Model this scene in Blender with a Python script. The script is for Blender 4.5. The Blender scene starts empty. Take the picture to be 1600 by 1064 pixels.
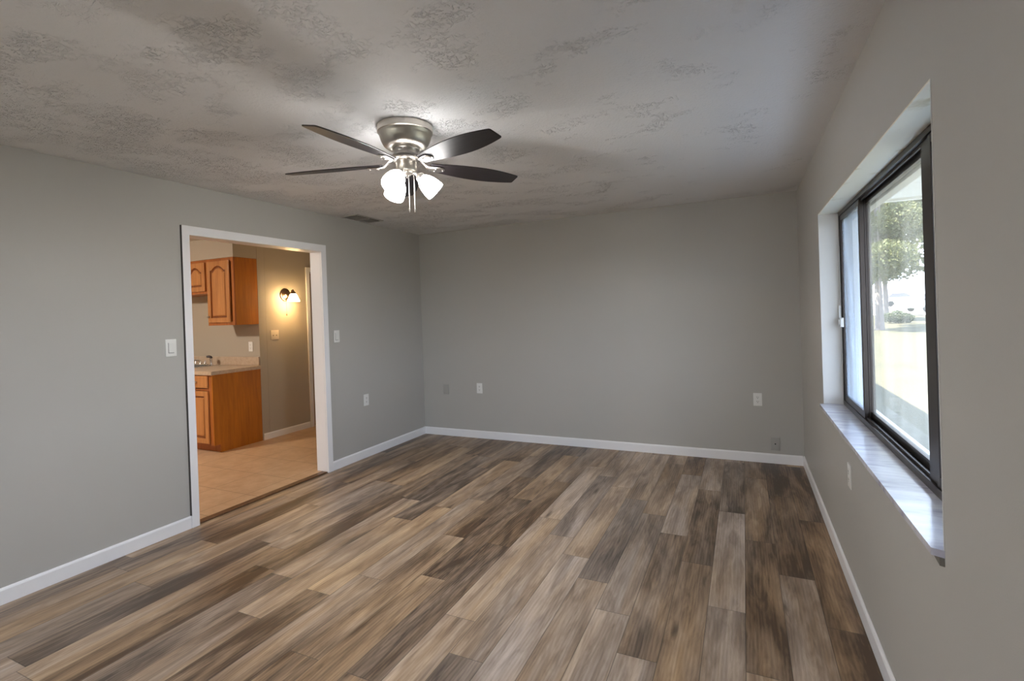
import bpy, bmesh, math, random
from mathutils import Vector, Matrix
PI = math.pi
R = math.radians
S = bpy.context.scene
COL = S.collection

# ------------------------------------------------------------------ camera
def cam_axes(yaw, pitch, roll):
    f = Vector((-math.sin(yaw)*math.cos(pitch), math.cos(yaw)*math.cos(pitch), math.sin(pitch)))
    r = Vector((math.cos(yaw), math.sin(yaw), 0))
    u = r.cross(f)
    return r*math.cos(roll)+u*math.sin(roll), u*math.cos(roll)-r*math.sin(roll), f
cd = bpy.data.cameras.new('camera'); cam = bpy.data.objects.new('camera', cd); COL.objects.link(cam)
cr, cu, cf = cam_axes(0.4353, -0.0048, -0.0337)
M = Matrix((cr, cu, -cf)).transposed().to_4x4(); M.translation = (3.5825, -5.0704, 1.4455)
cam.matrix_world = M
cd.sensor_width = 36; cd.lens = 777.56/1600*36; cd.shift_y = -39.6/1600
cd.clip_start = 0.02; cd.clip_end = 500
S.camera = cam

# ------------------------------------------------------------------ sky, sun, exposure
W = bpy.data.worlds.new('world'); S.world = W; W.use_nodes = True
nt = W.node_tree; bg = nt.nodes['Background']
tc = nt.nodes.new('ShaderNodeTexCoord'); sep = nt.nodes.new('ShaderNodeSeparateXYZ'); rp = nt.nodes.new('ShaderNodeValToRGB')
nt.links.new(tc.outputs['Generated'], sep.inputs[0]); nt.links.new(sep.outputs['Z'], rp.inputs[0]); nt.links.new(rp.outputs[0], bg.inputs[0])
rp.color_ramp.elements[0].position = 0.0; rp.color_ramp.elements[0].color = (0.78, 0.87, 1.0, 1)
rp.color_ramp.elements[1].position = 0.9; rp.color_ramp.elements[1].color = (0.45, 0.65, 1.0, 1)
bg.inputs[1].default_value = 5.4
sd = bpy.data.lights.new('sun', 'SUN'); sd.energy = 30.0; sd.angle = R(0.6); sd.color = (1.0, 0.93, 0.80)
so = bpy.data.objects.new('sun', sd); COL.objects.link(so)
so.rotation_euler = Vector((math.cos(R(66)), 0.12, -math.sin(R(66)))).to_track_quat('-Z', 'Y').to_euler()
def portal(name, loc, rot, sx, sy):
    d = bpy.data.lights.new(name, 'AREA'); d.shape = 'RECTANGLE'; d.size = sx; d.size_y = sy; d.energy = 1
    d.cycles.is_portal = True
    o = bpy.data.objects.new(name, d); COL.objects.link(o); o.location = loc; o.rotation_euler = rot
portal('window_portal', (4.30, -2.37, 1.40), (0, R(90), 0), 1.25, 2.15)      # sky light enters here (portal, no light of its own)
portal('added_door_portal', (0.90, -7.14, 1.05), (R(90), 0, 0), 1.1, 2.1)  # sky portal for the added rear door
S.view_settings.view_transform = 'Standard'; S.view_settings.look = 'None'
S.view_settings.exposure = 0.98; S.view_settings.gamma = 1.0; S.view_settings.use_curve_mapping = False
cy = S.cycles
cy.max_bounces = 10; cy.diffuse_bounces = 6; cy.glossy_bounces = 4; cy.transparent_max_bounces = 12
cy.sample_clamp_indirect = 6.0; cy.use_denoising = True; cy.caustics_reflective = False; cy.caustics_refractive = False

# ------------------------------------------------------------------ materials
def mat(name, col, rough=0.5, metal=0.0, spec=0.5, emit=None, estr=0):
    m = bpy.data.materials.new(name); m.use_nodes = True
    b = m.node_tree.nodes['Principled BSDF']
    b.inputs['Base Color'].default_value = (*col, 1); b.inputs['Roughness'].default_value = rough
    b.inputs['Metallic'].default_value = metal; b.inputs['Specular IOR Level'].default_value = spec
    if emit: b.inputs['Emission Color'].default_value = (*emit, 1); b.inputs['Emission Strength'].default_value = estr
    return m
class N:
    def __init__(s, m): s.t = m.node_tree; s.b = s.t.nodes['Principled BSDF']
    def n(s, kind, **kw):
        x = s.t.nodes.new('ShaderNode'+kind)
        for k, v in kw.items(): setattr(x, k, v)
        return x
    def l(s, a, b): s.t.links.new(a, b)
    def coord(s, out='Object', scale=(1, 1, 1), rot=(0, 0, 0)):
        c = s.n('TexCoord'); mp = s.n('Mapping'); mp.inputs['Scale'].default_value = scale; mp.inputs['Rotation'].default_value = rot
        s.l(c.outputs[out], mp.inputs[0]); return mp.outputs[0]
    def noise(s, vec, scale, detail=4, rough=0.5, dist=0.0):
        x = s.n('TexNoise'); x.inputs['Scale'].default_value = scale; x.inputs['Detail'].default_value = detail
        x.inputs['Roughness'].default_value = rough; x.inputs['Distortion'].default_value = dist
        if vec is not None: s.l(vec, x.inputs['Vector'])
        return x.outputs[0]
    def ramp(s, fac, stops):
        x = s.n('ValToRGB'); e = x.color_ramp.elements
        while len(e) < len(stops): e.new(0.5)
        for k, (p, c) in enumerate(stops):
            e[k].position = p; e[k].color = (*c, 1) if len(c) == 3 else c
        s.l(fac, x.inputs[0]); return x.outputs[0]
    def math(s, op, a, b=None, c=None, clamp=False):
        x = s.n('Math', operation=op, use_clamp=clamp)
        for k, v in enumerate((a, b, c)):
            if v is None: continue
            if isinstance(v, (int, float)): x.inputs[k].default_value = v
            else: s.l(v, x.inputs[k])
        return x.outputs[0]
    def mix(s, fac, a, b, blend='MIX'):
        x = s.n('Mix', data_type='RGBA', blend_type=blend)
        for k, v in ((0, fac), (6, a), (7, b)):
            if isinstance(v, (int, float)): x.inputs[k].default_value = v
            elif isinstance(v, tuple): x.inputs[k].default_value = (*v, 1)
            else: s.l(v, x.inputs[k])
        return x.outputs[2]
    def bump(s, h, dist, strength=1.0, nrm=None):
        x = s.n('Bump'); x.inputs['Distance'].default_value = dist; x.inputs['Strength'].default_value = strength
        s.l(h, x.inputs['Height'])
        if nrm is not None: s.l(nrm, x.inputs['Normal'])
        s.l(x.outputs[0], s.b.inputs['Normal']); return x.outputs[0]
def vec3(n, x, y, z=0.0):
    c = n.n('CombineXYZ')
    for k, v in enumerate((x, y, z)):
        if isinstance(v, (int, float)): c.inputs[k].default_value = v
        else: n.l(v, c.inputs[k])
    return c.outputs[0]

def wall_paint(name, col, rough=0.5):
    m = mat(name, col, rough, spec=0.35); n = N(m); v = n.coord()
    a = n.noise(v, 260, 3); n.bump(a, 0.0006, 0.5)
    t = n.noise(v, 1.3, 3)
    n.l(n.mix(t, tuple(c*0.97 for c in col), tuple(c*1.03 for c in col)), n.b.inputs['Base Color'])
    return m
M_wall = wall_paint('grey_wall_paint', (0.465, 0.455, 0.43), 0.42)
M_kwall = wall_paint('kitchen_wall_paint', (0.44, 0.39, 0.32), 0.5)
M_trim = mat('white_gloss_trim', (0.86, 0.86, 0.88), 0.35)
M_white = mat('white_plastic', (0.80, 0.80, 0.78), 0.3)
M_slot = mat('dark_slot', (0.02, 0.02, 0.02), 0.6)
M_rtop = mat('window_head_plaster', (0.86, 0.83, 0.66), 0.5)
M_reveal = mat('window_reveal_paint', (0.72, 0.72, 0.70), 0.5)
nr = N(M_reveal); v = nr.coord()
nr.b.inputs['Base Color'].default_value = (0.66, 0.65, 0.63, 1)
nr = N(M_rtop); v = nr.coord()
nr.l(nr.mix(nr.ramp(nr.noise(v, 9, 5), [(0.60, (0, 0, 0)), (0.72, (1, 1, 1))]), (0.88, 0.86, 0.74), (0.66, 0.60, 0.42)), nr.b.inputs['Base Color'])

def ceiling_mat():
    m = mat('knockdown_ceiling', (0.785, 0.785, 0.79), 0.75, spec=0.2); n = N(m); v = n.coord()
    s1 = n.noise(n.coord(scale=(1, 2.2, 1), rot=(0, 0, 0.7)), 40, 2, 0.5, 1.0)
    s2 = n.noise(n.coord(scale=(2.2, 1, 1), rot=(0, 0, 0.2)), 40, 2, 0.5, 1.0)
    r1 = n.ramp(s1, [(0.56, (0, 0, 0)), (0.66, (1, 1, 1))]); r2 = n.ramp(s2, [(0.57, (0, 0, 0)), (0.67, (1, 1, 1))])
    sx_ = n.n('SeparateXYZ'); n.l(v, sx_.inputs[0])
    gx = n.math('MULTIPLY', n.math('SUBTRACT', 1.7, sx_.outputs[0]), 0.045)
    gx = n.math('MAXIMUM', n.math('MINIMUM', gx, 0.07), -0.09)
    pm = n.ramp(n.math('ADD', n.noise(n.coord(scale=(1.0, 1.3, 1)), 2.9, 4, 0.65), gx), [(0.48, (0.05,)*3), (0.62, (1, 1, 1))])
    h = n.math('MULTIPLY', n.math('MAXIMUM', r1, r2), pm)
    h2 = n.math('ADD', h, n.math('MULTIPLY', n.noise(v, 75, 3), 0.18))
    n.bump(h2, 0.008, 1.0)
    return m
M_ceil = ceiling_mat()

def floor_mat():
    m = mat('vinyl_plank_floor', (0.2, 0.15, 0.1), 0.4, spec=0.45); n = N(m)
    uv = n.n('UVMap'); uv.uv_map = 'plank'; sp = n.n('SeparateXYZ'); n.l(uv.outputs[0], sp.inputs[0])
    at = n.n('Attribute'); at.attribute_name = 'tone'; ac = n.n('SeparateXYZ'); n.l(at.outputs['Vector'], ac.inputs[0])
    U, V = sp.outputs[0], sp.outputs[1]; tone, warm, rnd = ac.outputs
    off = n.math('MULTIPLY', rnd, 57.0)
    def st(su, sv, k=0.0):
        return vec3(n, n.math('ADD', n.math('MULTIPLY', U, su), off), n.math('ADD', n.math('MULTIPLY', V, sv), n.math('MULTIPLY', off, 1.7)), k)
    fine = n.noise(st(110, 9.0), 1.0, 6, 0.7, 1.0)
    mid = n.noise(st(20, 2.6, 3.0), 1.0, 4, 0.6, 1.6)
    big = n.noise(st(8, 1.3, 7.0), 1.0, 3, 0.5, 0.8)
    # cathedral rings: distorted distance bands
    wv = n.n('TexWave', wave_type='BANDS', bands_direction='X'); wv.inputs['Scale'].default_value = 2.2
    wv.inputs['Distortion'].default_value = 9.0; wv.inputs['Detail'].default_value = 3; wv.inputs['Detail Scale'].default_value = 0.7
    n.l(st(9, 0.9, 2.0), wv.inputs['Vector'])
    t = n.math('ADD', tone, n.math('MULTIPLY', n.math('SUBTRACT', big, 0.5), 1.35))
    t = n.math('ADD', t, n.math('MULTIPLY', n.math('SUBTRACT', mid, 0.5), 0.85))
    t = n.math('ADD', t, n.math('MULTIPLY', n.math('SUBTRACT', fine, 0.5), 0.34))
    t = n.math('ADD', t, n.math('MULTIPLY', n.math('SUBTRACT', wv.outputs['Fac'], 0.5), 0.10), clamp=True)
    w = n.math('ADD', warm, n.math('MULTIPLY', n.math('SUBTRACT', n.noise(st(10, 1.1, 11.0), 1.0, 3, 0.5, 0.6), 0.5), 1.6), clamp=True)
    grey = n.ramp(t, [(0.0, (0.085, 0.064, 0.050)), (0.45, (0.31, 0.244, 0.199)), (1.0, (0.62, 0.53, 0.475))])
    tan = n.ramp(t, [(0.0, (0.090, 0.052, 0.028)), (0.45, (0.345, 0.228, 0.134)), (1.0, (0.67, 0.50, 0.32))])
    c = n.mix(w, grey, tan)
    # knots
    vo = n.n('TexVoronoi', feature='F1'); vo.inputs['Scale'].default_value = 1.0; n.l(st(9, 2.0, 5.0), vo.inputs['Vector'])
    vc = n.n('SeparateXYZ'); n.l(vo.outputs['Color'], vc.inputs[0])
    kn = n.math('MULTIPLY', n.ramp(n.math('ADD', vo.outputs['Distance'], n.math('MULTIPLY', mid, 0.12)), [(0.10, (1, 1, 1)), (0.24, (0, 0, 0))]),
                n.math('GREATER_THAN', vc.outputs[0], 0.80))
    c = n.mix(n.math('MULTIPLY', kn, 0.75), c, (0.035, 0.022, 0.014))
    # bevelled seams
    e1 = n.math('MINIMUM', U, n.math('SUBTRACT', 0.1645, U)); at2 = n.n('Attribute'); at2.attribute_name = 'plen'
    e2 = n.math('MINIMUM', V, n.math('SUBTRACT', at2.outputs['Fac'], V))
    e = n.math('MINIMUM', e1, e2)
    seam = n.ramp(n.math('MULTIPLY', e, 100.0), [(0.05, (1, 1, 1)), (0.22, (0, 0, 0))])
    c = n.mix(n.math('MULTIPLY', seam, 0.7), c, (0.02, 0.016, 0.013))
    n.l(c, n.b.inputs['Base Color'])
    n.l(n.math('ADD', n.math('MULTIPLY', fine, 0.16), 0.33), n.b.inputs['Roughness'])
    hh = n.math('SUBTRACT', n.math('MULTIPLY', fine, 0.35), seam)
    n.bump(hh, 0.0012, 0.6)
    return m
M_floor = floor_mat()

def oak(name, base=(0.42, 0.135, 0.025), dark=(0.20, 0.052, 0.010), vertical=True, rough=0.3):
    m = mat(name, base, rough, spec=0.5); n = N(m)
    v = n.coord(scale=(34, 34, 2.2) if vertical else (2.2, 34, 34))
    a = n.noise(v, 1.0, 6, 0.65, 0.7); b_ = n.noise(n.coord(scale=(5, 5, 1)), 1.0, 3)
    f = n.math('ADD', n.math('MULTIPLY', a, 0.7), n.math('MULTIPLY', b_, 0.4))
    n.l(n.ramp(f, [(0.30, dark), (0.62, base), (0.85, tuple(min(1, c*1.35) for c in base))]), n.b.inputs['Base Color'])
    n.bump(a, 0.0006, 0.4); return m
M_oak = oak('honey_oak_side_panel', (0.46, 0.155, 0.010), (0.28, 0.078, 0.005), rough=0.38)
M_oakd = oak('honey_oak_door', (0.52, 0.235, 0.080), (0.34, 0.125, 0.036))
M_groove = oak('dark_stained_groove', (0.22, 0.065, 0.016), (0.12, 0.03, 0.007))
M_oakf = oak('honey_oak_face_frame', (0.40, 0.13, 0.03), (0.22, 0.06, 0.012))
M_oakt = oak('dark_oak_threshold', (0.13, 0.062, 0.026), (0.07, 0.03, 0.013), rough=0.4)
M_doorw = oak('brown_door_wood', (0.36, 0.20, 0.09), (0.22, 0.12, 0.055))

def counter_mat():
    m = mat('laminate_countertop', (0.5, 0.38, 0.27), 0.3); n = N(m); v = n.coord()
    n.l(n.ramp(n.noise(v, 26, 6, 0.7), [(0.3, (0.42, 0.31, 0.22)), (0.5, (0.50, 0.385, 0.285)), (0.7, (0.56, 0.445, 0.34))]), n.b.inputs['Base Color'])
    return m
M_counter = counter_mat()
def tile_mat():
    m = mat('kitchen_floor_tile', (0.5, 0.35, 0.22), 0.35); n = N(m)
    mp = n.n('Mapping'); tcn = n.n('TexCoord'); mp.inputs['Location'].default_value = (0.21, 0.175, 0); n.l(tcn.outputs['Object'], mp.inputs[0])
    br = n.n('TexBrick', offset=0.0); br.inputs['Scale'].default_value = 1.0; br.inputs['Brick Width'].default_value = 0.42; br.inputs['Row Height'].default_value = 0.42
    br.inputs['Mortar Size'].default_value = 0.0035; br.inputs['Mortar Smooth'].default_value = 0.2
    n.l(mp.outputs[0], br.inputs['Vector'])
    c = n.ramp(n.noise(n.coord(), 7, 6, 0.7), [(0.3, (0.46, 0.29, 0.165)), (0.7, (0.60, 0.42, 0.27))])
    n.l(n.mix(br.outputs['Fac'], c, (0.30, 0.19, 0.11)), n.b.inputs['Base Color'])
    n.bump(n.math('SUBTRACT', 1.0, br.outputs['Fac']), 0.002, 0.5)
    return m
M_tile = tile_mat()
def marble_mat():
    m = mat('marble_sill', (0.6, 0.6, 0.66), 0.16, spec=0.6); n = N(m)
    v = n.coord(scale=(1.2, 6, 1), rot=(0, 0, 0.35))
    a = n.noise(v, 1.6, 6, 0.65, 1.6)
    n.l(n.ramp(a, [(0.30, (0.36, 0.35, 0.46)), (0.46, (0.60, 0.60, 0.68)), (0.6, (0.74, 0.75, 0.80)), (0.8, (0.60, 0.60, 0.64))]), n.b.inputs['Base Color'])
    return m
M_marble = marble_mat()
M_bronze = mat('bronze_aluminium_frame', (0.060, 0.050, 0.047), 0.32, metal=0.75)
M_alu = mat('mill_aluminium', (0.55, 0.54, 0.52), 0.35, metal=0.9)
def nickel(name, col, rough):
    m = mat(name, col, rough, metal=1.0); n = N(m)
    b_ = n.noise(n.coord(scale=(3, 3, 220)), 1.0, 3); n.bump(b_, 0.0004, 0.35); return m
M_nickel = nickel('brushed_nickel', (0.66, 0.62, 0.56), 0.36)
M_nickel.node_tree.nodes['Principled BSDF'].inputs['Anisotropic'].default_value = 0.7
M_nickelp = mat('satin_nickel', (0.50, 0.475, 0.45), 0.32, metal=1.0)
M_chrome = mat('chrome', (0.8, 0.8, 0.82), 0.08, metal=1.0)
M_steel = mat('stainless_steel', (0.62, 0.62, 0.62), 0.25, metal=1.0)
M_rubbed = mat('oil_rubbed_metal', (0.30, 0.20, 0.14), 0.28, metal=1.0)
M_blade = mat('dark_walnut_blade', (0.016, 0.012, 0.014), 0.44, spec=0.45)
n = N(M_blade); n.l(n.ramp(n.noise(n.coord(scale=(2, 60, 60)), 1.0, 4), [(0.3, (0.009, 0.007, 0.009)), (0.7, (0.024, 0.018, 0.019))]), n.b.inputs['Base Color'])
M_shade = mat('lit_opal_glass', (0.9, 0.9, 0.9), 0.25, emit=(1.0, 0.975, 0.95), estr=14.0)
M_bulb = mat('lit_bulb', (0.9, 0.9, 0.9), 0.3, emit=(1.0, 0.97, 0.93), estr=820.0)
M_shadew = mat('lit_sconce_glass', (0.9, 0.85, 0.75), 0.25, emit=(1.0, 0.66, 0.30), estr=28.0)
M_addlampk = mat('added_kitchen_dome', (0.9, 0.9, 0.85), 0.3, emit=(1.0, 0.88, 0.74), estr=140.0)
M_vent = mat('vent_enamel', (0.50, 0.48, 0.45), 0.4)
M_ventd = mat('vent_shadow_box', (0.03, 0.03, 0.03), 0.8)
M_wallplate = mat('grey_painted_plate', (0.39, 0.38, 0.36), 0.4)

def glass_mat(name, dust, col):
    m = bpy.data.materials.new(name); m.use_nodes = True; t = m.node_tree; t.nodes.clear(); 
    out = t.nodes.new('ShaderNodeOutputMaterial'); tr = t.nodes.new('ShaderNodeBsdfTransparent'); gl = t.nodes.new('ShaderNodeBsdfGlossy')
    df = t.nodes.new('ShaderNodeBsdfTranslucent'); dd = t.nodes.new('ShaderNodeBsdfDiffuse'); fr = t.nodes.new('ShaderNodeMath'); fr.operation = 'MULTIPLY_ADD'; pw = t.nodes.new('ShaderNodeMath'); pw.operation = 'POWER'; pw.inputs[1].default_value = 5.0
    lw = t.nodes.new('ShaderNodeLayerWeight'); t.links.new(lw.outputs['Facing'], pw.inputs[0]); t.links.new(pw.outputs[0], fr.inputs[0]); fr.inputs[1].default_value = 0.55; fr.inputs[2].default_value = 0.03
    tr.inputs[0].default_value = (0.97, 0.98, 0.98, 1); gl.inputs['Roughness'].default_value = 0.02
    df.inputs[0].default_value = (*col, 1); dd.inputs[0].default_value = (*col, 1)
    m1 = t.nodes.new('ShaderNodeMixShader'); m2 = t.nodes.new('ShaderNodeMixShader'); m3 = t.nodes.new('ShaderNodeMixShader')
    tcn = t.nodes.new('ShaderNodeTexCoord'); mp = t.nodes.new('ShaderNodeMapping'); mp.inputs['Scale'].default_value = (4, 4, 0.8)
    no = t.nodes.new('ShaderNodeTexNoise'); no.inputs['Scale'].default_value = 2.0; no.inputs['Detail'].default_value = 5
    rp = t.nodes.new('ShaderNodeMapRange'); rp.inputs[1].default_value = 0.3; rp.inputs[2].default_value = 0.75; rp.inputs[3].default_value = dust*0.4; rp.inputs[4].default_value = dust*1.6
    L = t.links.new
    L(tcn.outputs['Object'], mp.inputs[0]); L(mp.outputs[0], no.inputs['Vector']); L(no.outputs[0], rp.inputs[0])
    m3.inputs[0].default_value = 0.3; L(df.outputs[0], m3.inputs[1]); L(dd.outputs[0], m3.inputs[2])
    L(rp.outputs[0], m1.inputs[0]); L(tr.outputs[0], m1.inputs[1]); L(m3.outputs[0], m1.inputs[2])
    L(fr.outputs[0], m2.inputs[0]); L(m1.outputs[0], m2.inputs[1]); L(gl.outputs[0], m2.inputs[2]); L(m2.outputs[0], out.inputs[0])
    return m
M_glass = glass_mat('dusty_window_glass', 0.10, (0.95, 0.94, 0.86))
M_glass2 = glass_mat('streaky_side_glass', 0.28, (0.62, 0.74, 0.9))

# ------------------------------------------------------------------ mesh helpers
class MB:
    def __init__(s): s.bm = bmesh.new()
    def box(s, x0, x1, y0, y1, z0, z1, bev=0.0):
        b = s if not bev else MB()
        vs = [b.bm.verts.new((x, y, z)) for x in (x0, x1) for y in (y0, y1) for z in (z0, z1)]
        for f in ((0, 1, 3, 2), (4, 6, 7, 5), (0, 4, 5, 1), (2, 3, 7, 6), (0, 2, 6, 4), (1, 5, 7, 3)):
            b.bm.faces.new([vs[k] for k in f])
        if bev:
            bmesh.ops.bevel(b.bm, geom=list(b.bm.edges), offset=bev, segments=2, affect='EDGES', profile=0.6)
            s.merge(b)
        return s
    def merge(s, o, mtx=None):
        me = bpy.data.meshes.new('tmp'); o.bm.to_mesh(me); o.bm.free()
        if mtx: me.transform(mtx)
        s.bm.from_mesh(me); bpy.data.meshes.remove(me); return s
    def lathe(s, prof, mtx=None, seg=40, closed=False):
        t = MB(); rings = []
        for r, z in prof:
            if r < 1e-6: rings.append([t.bm.verts.new((0, 0, z))])
            else: rings.append([t.bm.verts.new((r*math.cos(2*PI*k/seg), r*math.sin(2*PI*k/seg), z)) for k in range(seg)])
        prs = list(zip(rings[:-1], rings[1:]))
        if closed: prs.append((rings[-1], rings[0]))
        for a, b in prs:
            for k in range(seg):
                k2 = (k+1) % seg
                if len(a) == 1 and len(b) == 1: break
                if len(a) == 1: t.bm.faces.new((a[0], b[k], b[k2]))
                elif len(b) == 1: t.bm.faces.new((a[k], a[k2], b[0]))
                else: t.bm.faces.new((a[k], a[k2], b[k2], b[k]))
        return s.merge(t, mtx)
    def tube(s, pts, rad, seg=10):
        pts = [Vector(p) for p in pts]; rads = rad if isinstance(rad, (list, tuple)) else [rad]*len(pts)
        rings = []; up = Vector((0.13, 0.21, 0.97)).normalized()
        for i, p in enumerate(pts):
            d = (pts[min(i+1, len(pts)-1)]-pts[max(i-1, 0)]).normalized()
            a = d.cross(up)
            if a.length < 0.05: a = d.cross(Vector((1, 0, 0)))
            a.normalize(); b = d.cross(a)
            rings.append([s.bm.verts.new(p+(a*math.cos(2*PI*k/seg)+b*math.sin(2*PI*k/seg))*rads[i]) for k in range(seg)])
        for a, b in zip(rings[:-1], rings[1:]):
            for k in range(seg): s.bm.faces.new((a[k], a[(k+1) % seg], b[(k+1) % seg], b[k]))
        s.bm.faces.new(rings[0]); s.bm.faces.new(rings[-1][::-1]); return s
    def prism(s, outline, z0, z1, mtx=None):
        t = MB(); a = [t.bm.verts.new((x, y, z0)) for x, y in outline]; b = [t.bm.verts.new((x, y, z1)) for x, y in outline]
        t.bm.faces.new(a[::-1]); t.bm.faces.new(b); k = len(outline)
        for i in range(k): t.bm.faces.new((a[i], a[(i+1) % k], b[(i+1) % k], b[i]))
        return s.merge(t, mtx)
    def build(s, name, m, parent=None, smooth=False, kind=None, origin=None):
        bmesh.ops.recalc_face_normals(s.bm, faces=list(s.bm.faces))
        me = bpy.data.meshes.new(name); s.bm.to_mesh(me); s.bm.free()
        if origin: me.transform(Matrix.Translation(-Vector(origin)))
        me.materials.append(m)
        if smooth:
            for p in me.polygons: p.use_smooth = True
            me.set_sharp_from_angle(angle=R(38))
        o = bpy.data.objects.new(name, me); COL.objects.link(o)
        if origin: o.location = origin
        if parent: o.parent = parent
        if kind: o['kind'] = kind
        return o
def empty(name, loc=(0, 0, 0), rot=(0, 0, 0), kind=None):
    o = bpy.data.objects.new(name, None); COL.objects.link(o); o.location = loc; o.rotation_euler = rot; o.empty_display_size = 0.1
    if kind: o['kind'] = kind
    return o
def tag(o, label, cat, group=None):
    o['label'] = label; o['category'] = cat
    if group: o['group'] = group
    return o

# ------------------------------------------------------------------ room shell
H = 2.44; XR = 4.038; YB = -7.0
DY0, DY1, DZ = -2.826, -1.574, 2.092          # rough door opening in the left wall
WY0, WY1, WZ0, WZ1 = -3.440, -1.307, 0.770, 2.0135
def st(name, b, m): return b.build(name, m, kind='structure')
# floor: one mesh, a face per plank
fixed = {0: -1.28, 1: -0.865, 2: -1.71, 3: -1.30, 4: -0.90, 5: -1.79, 6: -1.52, 7: -1.28, 8: -2.28, 9: -2.06, 10: -1.83, 11: -1.1, 12: -2.79, 13: -1.09, 17: -1.87}
tones = {(0, 0): (0.12, 0.75), (0, 1): (0.22, 0.95), (0, 2): (0.2, 0.8), (1, 0): (0.08, 0.6), (1, 1): (0.22, 0.65), (1, 2): (0.50, 0.32), (2, 0): (0.34, 0.6), (2, 1): (0.25, 0.75), (2, 2): (0.45, 0.85),
         (2, -1): (0.30, 0.5), (3, 0): (0.22, 0.2), (3, 1): (0.58, 0.15), (3, 2): (0.42, 0.2), (4, 0): (0.50, 0.3), (4, 1): (0.28, 0.55), (4, 2): (0.36, 0.75), (5, 0): (0.52, 0.3), (5, 1): (0.26, 0.5), (5, 2): (0.58, 0.15),
         (6, 0): (0.42, 0.7), (6, 1): (0.36, 0.2), (6, 2): (0.62, 0.12), (7, 0): (0.52, 0.5), (7, 1): (0.32, 0.0), (7, 2): (0.45, 0.5), (8, -1): (0.55, 0.5), (8, 0): (0.5, 0.6), (8, 1): (0.66, 0.12),
         (9, 0): (0.35, 0.1), (9, 1): (0.45, 0.35), (9, 2): (0.30, 0.1), (10, 0): (0.55, 0.5), (10, 1): (0.50, 0.6), (10, 2): (0.5, 0.5)}
rnd = random.Random(11)
bm = bmesh.new(); uvl = bm.loops.layers.uv.new('plank'); tl = bm.faces.layers.float_vector.new('tone'); pl = bm.faces.layers.float.new('plen')
PW = 0.1645; LEN = 1.22; k = 0
while True:
    x1 = min(XR+0.004, 3.88-PW*(k-1)); x0 = 3.88-PW*k
    if x1 <= -0.005: break
    full0 = x0; x0c = max(x0, -0.012)
    j = fixed.get(k, -rnd.uniform(0.25, 1.2)); idx0 = 0
    y = j
    while y < 0.0: y += LEN; idx0 -= 1
    idx = -1 if k == 2 and False else 0
    # planks numbered from the far wall: 0 is the one that ends at joint j
    ys = []; yy = j+LEN
    n0 = 0
    while yy > YB-LEN:
        ys.append((yy-LEN, yy)); yy -= LEN
    # extra planks towards the far wall
    pre = []; yy = j+LEN
    while yy < 0: pre.append((yy, yy+LEN)); yy += LEN
    allp = [(-(q+1), a) for q, a in enumerate(pre)]+[(q, a) for q, a in enumerate(ys)]
    for q, (a, b) in allp:
        lo, hi = max(a, YB), min(b, 0.004)
        if hi <= lo: continue
        vs = [bm.verts.new(p) for p in ((x0c, lo, 0), (x1, lo, 0), (x1, hi, 0), (x0c, hi, 0))]
        f = bm.faces.new(vs)
        for lp, (px, py) in zip(f.loops, ((x0c, lo), (x1, lo), (x1, hi), (x0c, hi))): lp[uvl].uv = (px-full0, py-a)
        t = tones.get((k, q))
        if t is None: t = (rnd.choice((0.15, 0.26, 0.33, 0.42, 0.50)), rnd.choice((0.3, 0.5, 0.7, 0.9)))
        f[tl] = (t[0], t[1], rnd.random()); f[pl] = LEN
    k += 1
me = bpy.data.meshes.new('floor'); bm.to_mesh(me); bm.free(); me.materials.append(M_floor)
fl = bpy.data.objects.new('floor', me); COL.objects.link(fl); fl['kind'] = 'structure'
st('floor_slab', MB().box(-5.2, 4.30, YB-0.2, 3.0, -0.30, -0.004), mat('concrete_slab', (0.35, 0.34, 0.33), 0.8))
st('floor_kitchen', MB().box(-4.6, -0.062, -5.0, 1.9, -0.003, 0.010), M_tile)
st('ceiling', MB().box(-0.11, XR+0.12, YB-0.1, 0.12, H, H+0.08), M_ceil)
st('ceiling_kitchen', MB().box(-4.7, -0.112, -5.1, 2.0, H, H+0.08), wall_paint('kitchen_ceiling_paint', (0.6, 0.57, 0.52)))
# left wall, with the door opening
b = MB(); b.box(-0.112, 0, YB, DY0, 0, H); b.box(-0.112, 0, DY1, 0.12, 0, H); b.box(-0.112, 0, DY0, DY1, DZ, H); st('wall_left', b, M_wall)
st('wall_far', MB().box(0, XR, 0, 0.12, 0, H), M_wall)
b = MB(); X2 = 4.262
b.box(XR, X2, YB, WY0, 0, H); b.box(XR, X2, WY1, 0.12, 0, H); b.box(XR, X2, WY0, WY1, 0, WZ0); b.box(XR, X2, WY0, WY1, WZ1, H); st('wall_right', b, M_wall)
b = MB(); b.box(0, 0.35, YB-0.12, YB, 0, H); b.box(1.45, XR, YB-0.12, YB, 0, H); b.box(0.35, 1.45, YB-0.12, YB, 2.1, H); st('wall_rear', b, M_wall)
# white plaster lining of the window recess
b = MB(); e = 0.004
b.box(XR-0.0015, 4.146, WY1-e, WY1+0.001, WZ0+0.021, WZ1); b.box(XR-0.0015, 4.146, WY0-0.001, WY0+e, WZ0+0.021, WZ1)
st('trim_window_recess', b, M_reveal)
st('trim_window_recess_top', MB().box(XR-0.0015, 4.146, WY0+e, WY1-e, WZ1-e, WZ1+0.001), M_rtop)
# outer roof and outside face of the house
M_roof = mat('roof_shingle', (0.12, 0.11, 0.10), 0.9)
st('roof', MB().box(-5.4, 4.72, YB-0.6, 14.0, 2.56, 2.74), M_roof)
M_ext = mat('exterior_wall', (0.62, 0.60, 0.55), 0.8)
st('wall_outside', MB().box(4.05, 4.262, 0.125, 14.0, -0.3, 2.56), M_ext)

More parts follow.
